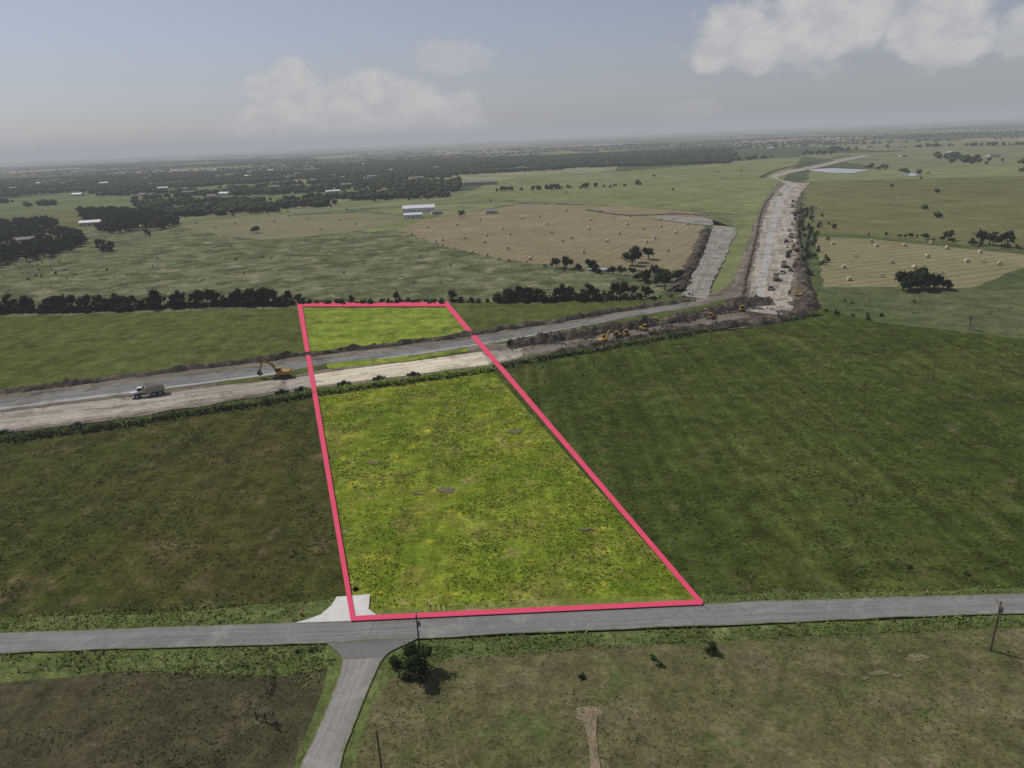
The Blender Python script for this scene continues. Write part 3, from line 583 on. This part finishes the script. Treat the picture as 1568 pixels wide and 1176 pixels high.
bales=[(678,369),(712,366),(742,372),(745,362),(770,352),(780,360),(778,382),(800,335),(826,333),(838,344),(845,358),(862,371),(812,398),(868,324),(875,366),(902,352),(905,338),(920,325),(930,371),(948,359),(960,345),(966,333),(985,352),(990,372),(1002,366),(1012,348),(1035,358),(1022,385),(893,388),(1052,344),(655,349),(700,345),(735,338),
 (470,335),(395,352),(330,349),(420,340),(520,338),(300,343),(490,352),(545,344),(360,343),(1010,338),
 (1262,402),(1292,411),(1310,395),(1335,372),(1342,378),(1366,404),(1385,378),(1420,395),(1425,374),(1450,382),(1480,402),(1504,402),(1500,388),(1530,407),(1275,375),(1300,430),(1350,425),(1440,420),(1400,412)]
for p in bales: put('hay_bale',HB,p[0],p[1],random.uniform(0,3.1),.15,1.15)
def gable(nm,px,py,L,Wd,hh,ang,wallk,roofk):
    x,y=G(px,py);e=link(bpy.data.objects.new(nm,None));e.location=(x,y,.2);e.rotation_euler=(0,0,ang)
    rh=Wd*.18
    def ch(n,b): o=link(bpy.data.objects.new(n,b.mesh(n)));o.parent=e
    b=Bd();b.box((L,Wd,hh),(0,0,hh/2),wallk,bev=0)
    for s in(-1,1):
        x0=s*(L/2-.02); v=[b.bm.verts.new((x0,-Wd/2,hh+.003)),b.bm.verts.new((x0,Wd/2,hh+.003)),b.bm.verts.new((x0,0,hh+rh))];f=b.bm.faces.new(v)
    ch('walls',b)
    b=Bd();th=math.atan2(rh,Wd/2);sl=math.hypot(rh,Wd/2)+.5
    for s in(-1,1): b.box((L+.8,sl,.15),(0,s*(Wd/4+.12),hh+rh/2+.08),roofk,(-s*th,0,0),bev=0)
    ch('roof',b)
    b=Bd();k=max(2,int(L/4))
    for i in range(k):
        if i==k//2: continue
        for s in(-1,1): b.box((1.3,.08,1.1),(-L/2+(i+.5)*L/k,s*(Wd/2+.03),hh*.55),'glass',bev=0)
    ch('windows',b)
    b=Bd();i=k//2
    for s in(-1,1): b.box((1.6,.1,2.2),(-L/2+(i+.5)*L/k,s*(Wd/2+.04),1.1),'black',bev=0)
    ch('door',b)
gable('metal_barn',642,325,38,16,5.5,.05,'metalroof','metalroof');gable('metal_barn',633,334,20,9,4,.05,'metalroof','metalroof')
gable('metal_barn',736,283,62,14,5,-.05,'grey','roof');gable('house',668,328,12,8,3,.4,'wall','roof');gable('house',752,327,13,9,3,.1,'wall','roof')
for p in HOUSES:
    w=random.random();gable('house',p[0],p[1],random.uniform(15,26),random.uniform(10,14),3.8,random.uniform(-.5,.5),'wall','metalroof' if w<.6 else 'roof')
def upole(h=10.,arm=True):
    d=Bd();d.cyl(.17,h,(0,0,h/2),'wood',r2=.11,seg=12)
    if arm:
        d.box((2.2,.1,.12),(0,.16,h-.5),'wood',bev=.01)
        for x in(-1,-.4,.4,1): d.cyl(.05,.2,(x,.16,h-.34),'ceramic',r2=.03,seg=8)
        d.cyl(.22,.8,(.0,-.34,h-1.7),'trans',seg=14).box((.1,.2,.3),(0,-.2,h-1.7),'steel',bev=0)
    else: d.box((.06,.4,.06),(0,.2,h-.4),'steel',bev=0).cyl(.05,.2,(0,.4,h-.3),'ceramic',r2=.03,seg=8)
    return d.mesh('utility_pole')
UP=upole(9.5);U2=upole(9.5,False)
put('utility_pole',UP,645,1016,1.5);put('utility_pole',UP,1516,998,1.5);put('utility_pole',U2,588,1205,0);put('utility_pole',U2,1426,592,0);put('utility_pole',U2,1089,523,0);put('utility_pole',U2,1330,470,0,sc=.8)
def fence(pl,sp,h=1.3):
    P=GA(pl);d=Bd();o=P[0]
    for i in range(len(P)-1):
        a=P[i]-o;b=P[i+1]-o;L=np.linalg.norm(b-a);k=max(1,int(L/sp));ang=math.atan2(b[1]-a[1],b[0]-a[0])
        for j in range(k+1):
            c=a+(b-a)*j/k;d.cyl(.07,h,(c[0],c[1],h/2),'wood',r2=.06,seg=6)
        for z in(.45,.8,1.15): d.box((L,.015,.015),((a[0]+b[0])/2,(a[1]+b[1])/2,z),'steel',(0,0,ang),bev=0)
    ob=link(bpy.data.objects.new('wire_fence',d.mesh('wire_fence')));ob.location=(o[0],o[1],.2)
fence([(-60,1034),(120,1026),(300,1022),(412,1022)],4)
fence([(610,1052),(680,1000),(900,990),(1568,958),(1620,956)],4.5)
fence([(-40,940),(200,934),(500,918)],5)
def rail(pl):
    P=GA(pl);d=Bd();o=P[0]
    for i in range(len(P)-1):
        a=P[i]-o;b=P[i+1]-o;L=np.linalg.norm(b-a);ang=math.atan2(b[1]-a[1],b[0]-a[0])
        for c in(a,b): d.cyl(.11,1.6,(c[0],c[1],.8),'wood',seg=8)
        for z in(.6,1.0,1.4): d.box((L,.06,.14),((a[0]+b[0])/2,(a[1]+b[1])/2,z),'wood',(0,0,ang),bev=.01)
    ob=link(bpy.data.objects.new('wood_rail_fence',d.mesh('wood_rail_fence')));ob.location=(o[0],o[1],.2)
rail([(393,1103),(408,1108),(421,1107),(423,1119)]);rail([(417,1028),(415,1048),(411,1064)]);rail([(612,1040),(650,1048)])
d=Bd();d.box((.12,.12,1.1),(0,0,.55),'wood',bev=.01).box((.28,.55,.26),(0,0,1.2),'black',bev=.06).box((.03,.1,.2),(.17,.1,1.35),'orange',bev=0);MX=d.mesh('mailbox')
for x in(660,668,676,684): put('mailbox',MX,x,938-(x-660)*.04,.2,.2,1.0)
d=Bd();d.box((.5,.5,.9),(0,0,.45),'orange',bev=.08,taper=.8).box((.56,.56,.1),(0,0,.95),'orange',bev=.03);put('utility_pedestal',d.mesh('utility_pedestal'),462,944,0,.2,.85)
d=Bd()
for i in range(40): d.box((random.uniform(.4,1.4),random.uniform(.3,1),random.uniform(.3,.8)),(random.gauss(0,3),random.gauss(0,1.3),.3),'steel',(random.random(),random.random(),random.random()*3),bev=.05)
RB=d.mesh('rubble_pile')
for p in[(790,534),(812,530),(835,524),(858,527),(880,519),(900,520),(930,509),(960,515),(990,502),(1020,503),(1050,495),(1110,482),(1160,474),(1240,475),(1205,480)]: put('rubble_pile',RB,p[0],p[1],random.random()*3,.3)
# ---------------------------------------------------------------- haze (layer of hazy air: absorbs, and glows by itself in place of scattered daylight)
bm=bmesh.new();bmesh.ops.create_cube(bm,size=1);hz=bpy.data.meshes.new('atmosphere');bm.to_mesh(hz);bm.free()
ho=link(bpy.data.objects.new('atmosphere',hz));ho.scale=(110000,70000,262);ho.location=(0,30000,129)
SIG=1.25e-4
m=bpy.data.materials.new('haze_glow_volume');m.use_nodes=True;t=m.node_tree;t.nodes.clear();o=t.nodes.new('ShaderNodeOutputMaterial')
va=t.nodes.new('ShaderNodeVolumeAbsorption');va.inputs['Density'].default_value=SIG;va.inputs['Color'].default_value=(0,0,0,1)
ve=t.nodes.new('ShaderNodeEmission');ve.inputs['Color'].default_value=(.35,.37,.405,1);ve.inputs['Strength'].default_value=SIG
ad=t.nodes.new('ShaderNodeAddShader');t.links.new(va.outputs[0],ad.inputs[0]);t.links.new(ve.outputs[0],ad.inputs[1]);t.links.new(ad.outputs[0],o.inputs['Volume']);hz.materials.append(m)
# ---------------------------------------------------------------- world
SUN_EL=math.radians(52);SUN_AZ=math.radians(-60)
w=bpy.data.worlds.new('World');scene.world=w;w.use_nodes=True;N=NT(w.node_tree);bg=w.node_tree.nodes['Background']
sky=N.n('ShaderNodeTexSky',sky_type='NISHITA');sky.sun_disc=False;sky.sun_elevation=SUN_EL;sky.sun_rotation=SUN_AZ;sky.air_density=1;sky.dust_density=.8
hs=N.n('ShaderNodeHueSaturation');hs.inputs['Saturation'].default_value=.55;hs.inputs['Value'].default_value=.9;N.l(sky.outputs[0],hs.inputs['Color'])
tint=N.n('ShaderNodeVectorMath',operation='MULTIPLY');N.l(hs.outputs[0],tint.inputs[0]);tint.inputs[1].default_value=(.95,.95,1.06)
g=N.n('ShaderNodeTexCoord').outputs['Generated'];sx=N.n('ShaderNodeSeparateXYZ');N.l(g,sx.inputs[0])
az=N.math('ARCTAN2',sx.outputs[0],sx.outputs[1]);el=N.math('ARCSINE',sx.outputs[2])
cx=N.n('ShaderNodeCombineXYZ');N.l(az,cx.inputs[0]);N.l(N.math('MULTIPLY',el,1.4),cx.inputs[1])
n1=N.noise(cx.outputs[0],16,8,.56);n2=N.noise(cx.outputs[0],26,5,.6)
def azel(px,py): v=ray(px,py);return math.atan2(v.x,v.y),math.asin(v.z)
acc=None
for(px,py,rx,ry,st)in[(450,145,75,58,1),(545,175,110,70,1),(650,180,110,66,1),(425,200,95,55,.85),(710,205,75,38,.7),(1130,60,95,68,1),(1270,25,165,98,1),(1430,35,120,80,1),(1600,30,90,60,.8),(690,90,80,32,.45),(10,222,45,36,.7),(1060,172,60,22,.3),(1900,60,160,70,.9),(-250,150,160,60,.8)]:
    a0,e0=azel(px,py);a1,_=azel(px+rx,py);_,e1=azel(px,py-ry);ra_=abs(a1-a0);re=abs(e1-e0)
    q=N.math('SQRT',N.math('ADD',N.math('POWER',N.math('ABSOLUTE',N.math('DIVIDE',N.math('SUBTRACT',az,a0),ra_)),2.),N.math('POWER',N.math('ABSOLUTE',N.math('DIVIDE',N.math('SUBTRACT',el,e0),re)),2.)))
    e_=N.math('ADD',N.math('SUBTRACT',1.1,q),N.math('MULTIPLY',N.math('SUBTRACT',n1,.5),1.9))
    mk=N.rng(e_,.05,.5,0,st)
    acc=mk if acc is None else N.math('MAXIMUM',acc,mk)
acc=N.math('MULTIPLY',acc,N.rng(el,-.005,.03,.3,1.))
ccol=N.mix(N.rng(n2,.35,.65),(6.2,6.15,6.3,1),(7.6,7.5,7.4,1))
col=N.mix(N.math('MULTIPLY',acc,.85),tint.outputs[0],ccol)
N.l(col,bg.inputs[0]);bg.inputs[1].default_value=.08
sl=bpy.data.lights.new('sun','SUN');sl.energy=3.3;sl.angle=math.radians(1.0);sl.color=(1,.96,.9);so=link(bpy.data.objects.new('sun',sl))
sd=Vector((math.sin(SUN_AZ)*math.cos(SUN_EL),math.cos(SUN_AZ)*math.cos(SUN_EL),math.sin(SUN_EL)));so.rotation_euler=sd.to_track_quat('Z','Y').to_euler();so.location=(0,0,300)
# ---------------------------------------------------------------- camera
cd=bpy.data.cameras.new('camera');cd.sensor_width=36;cd.lens=F/1568*36;cd.clip_start=1;cd.clip_end=150000
co_=link(bpy.data.objects.new('camera',cd));co_.matrix_world=Matrix.Translation((0,0,CAMZ))@R.to_4x4();scene.camera=co_
scene.view_settings.view_transform='Standard';scene.view_settings.look='None';scene.view_settings.exposure=0
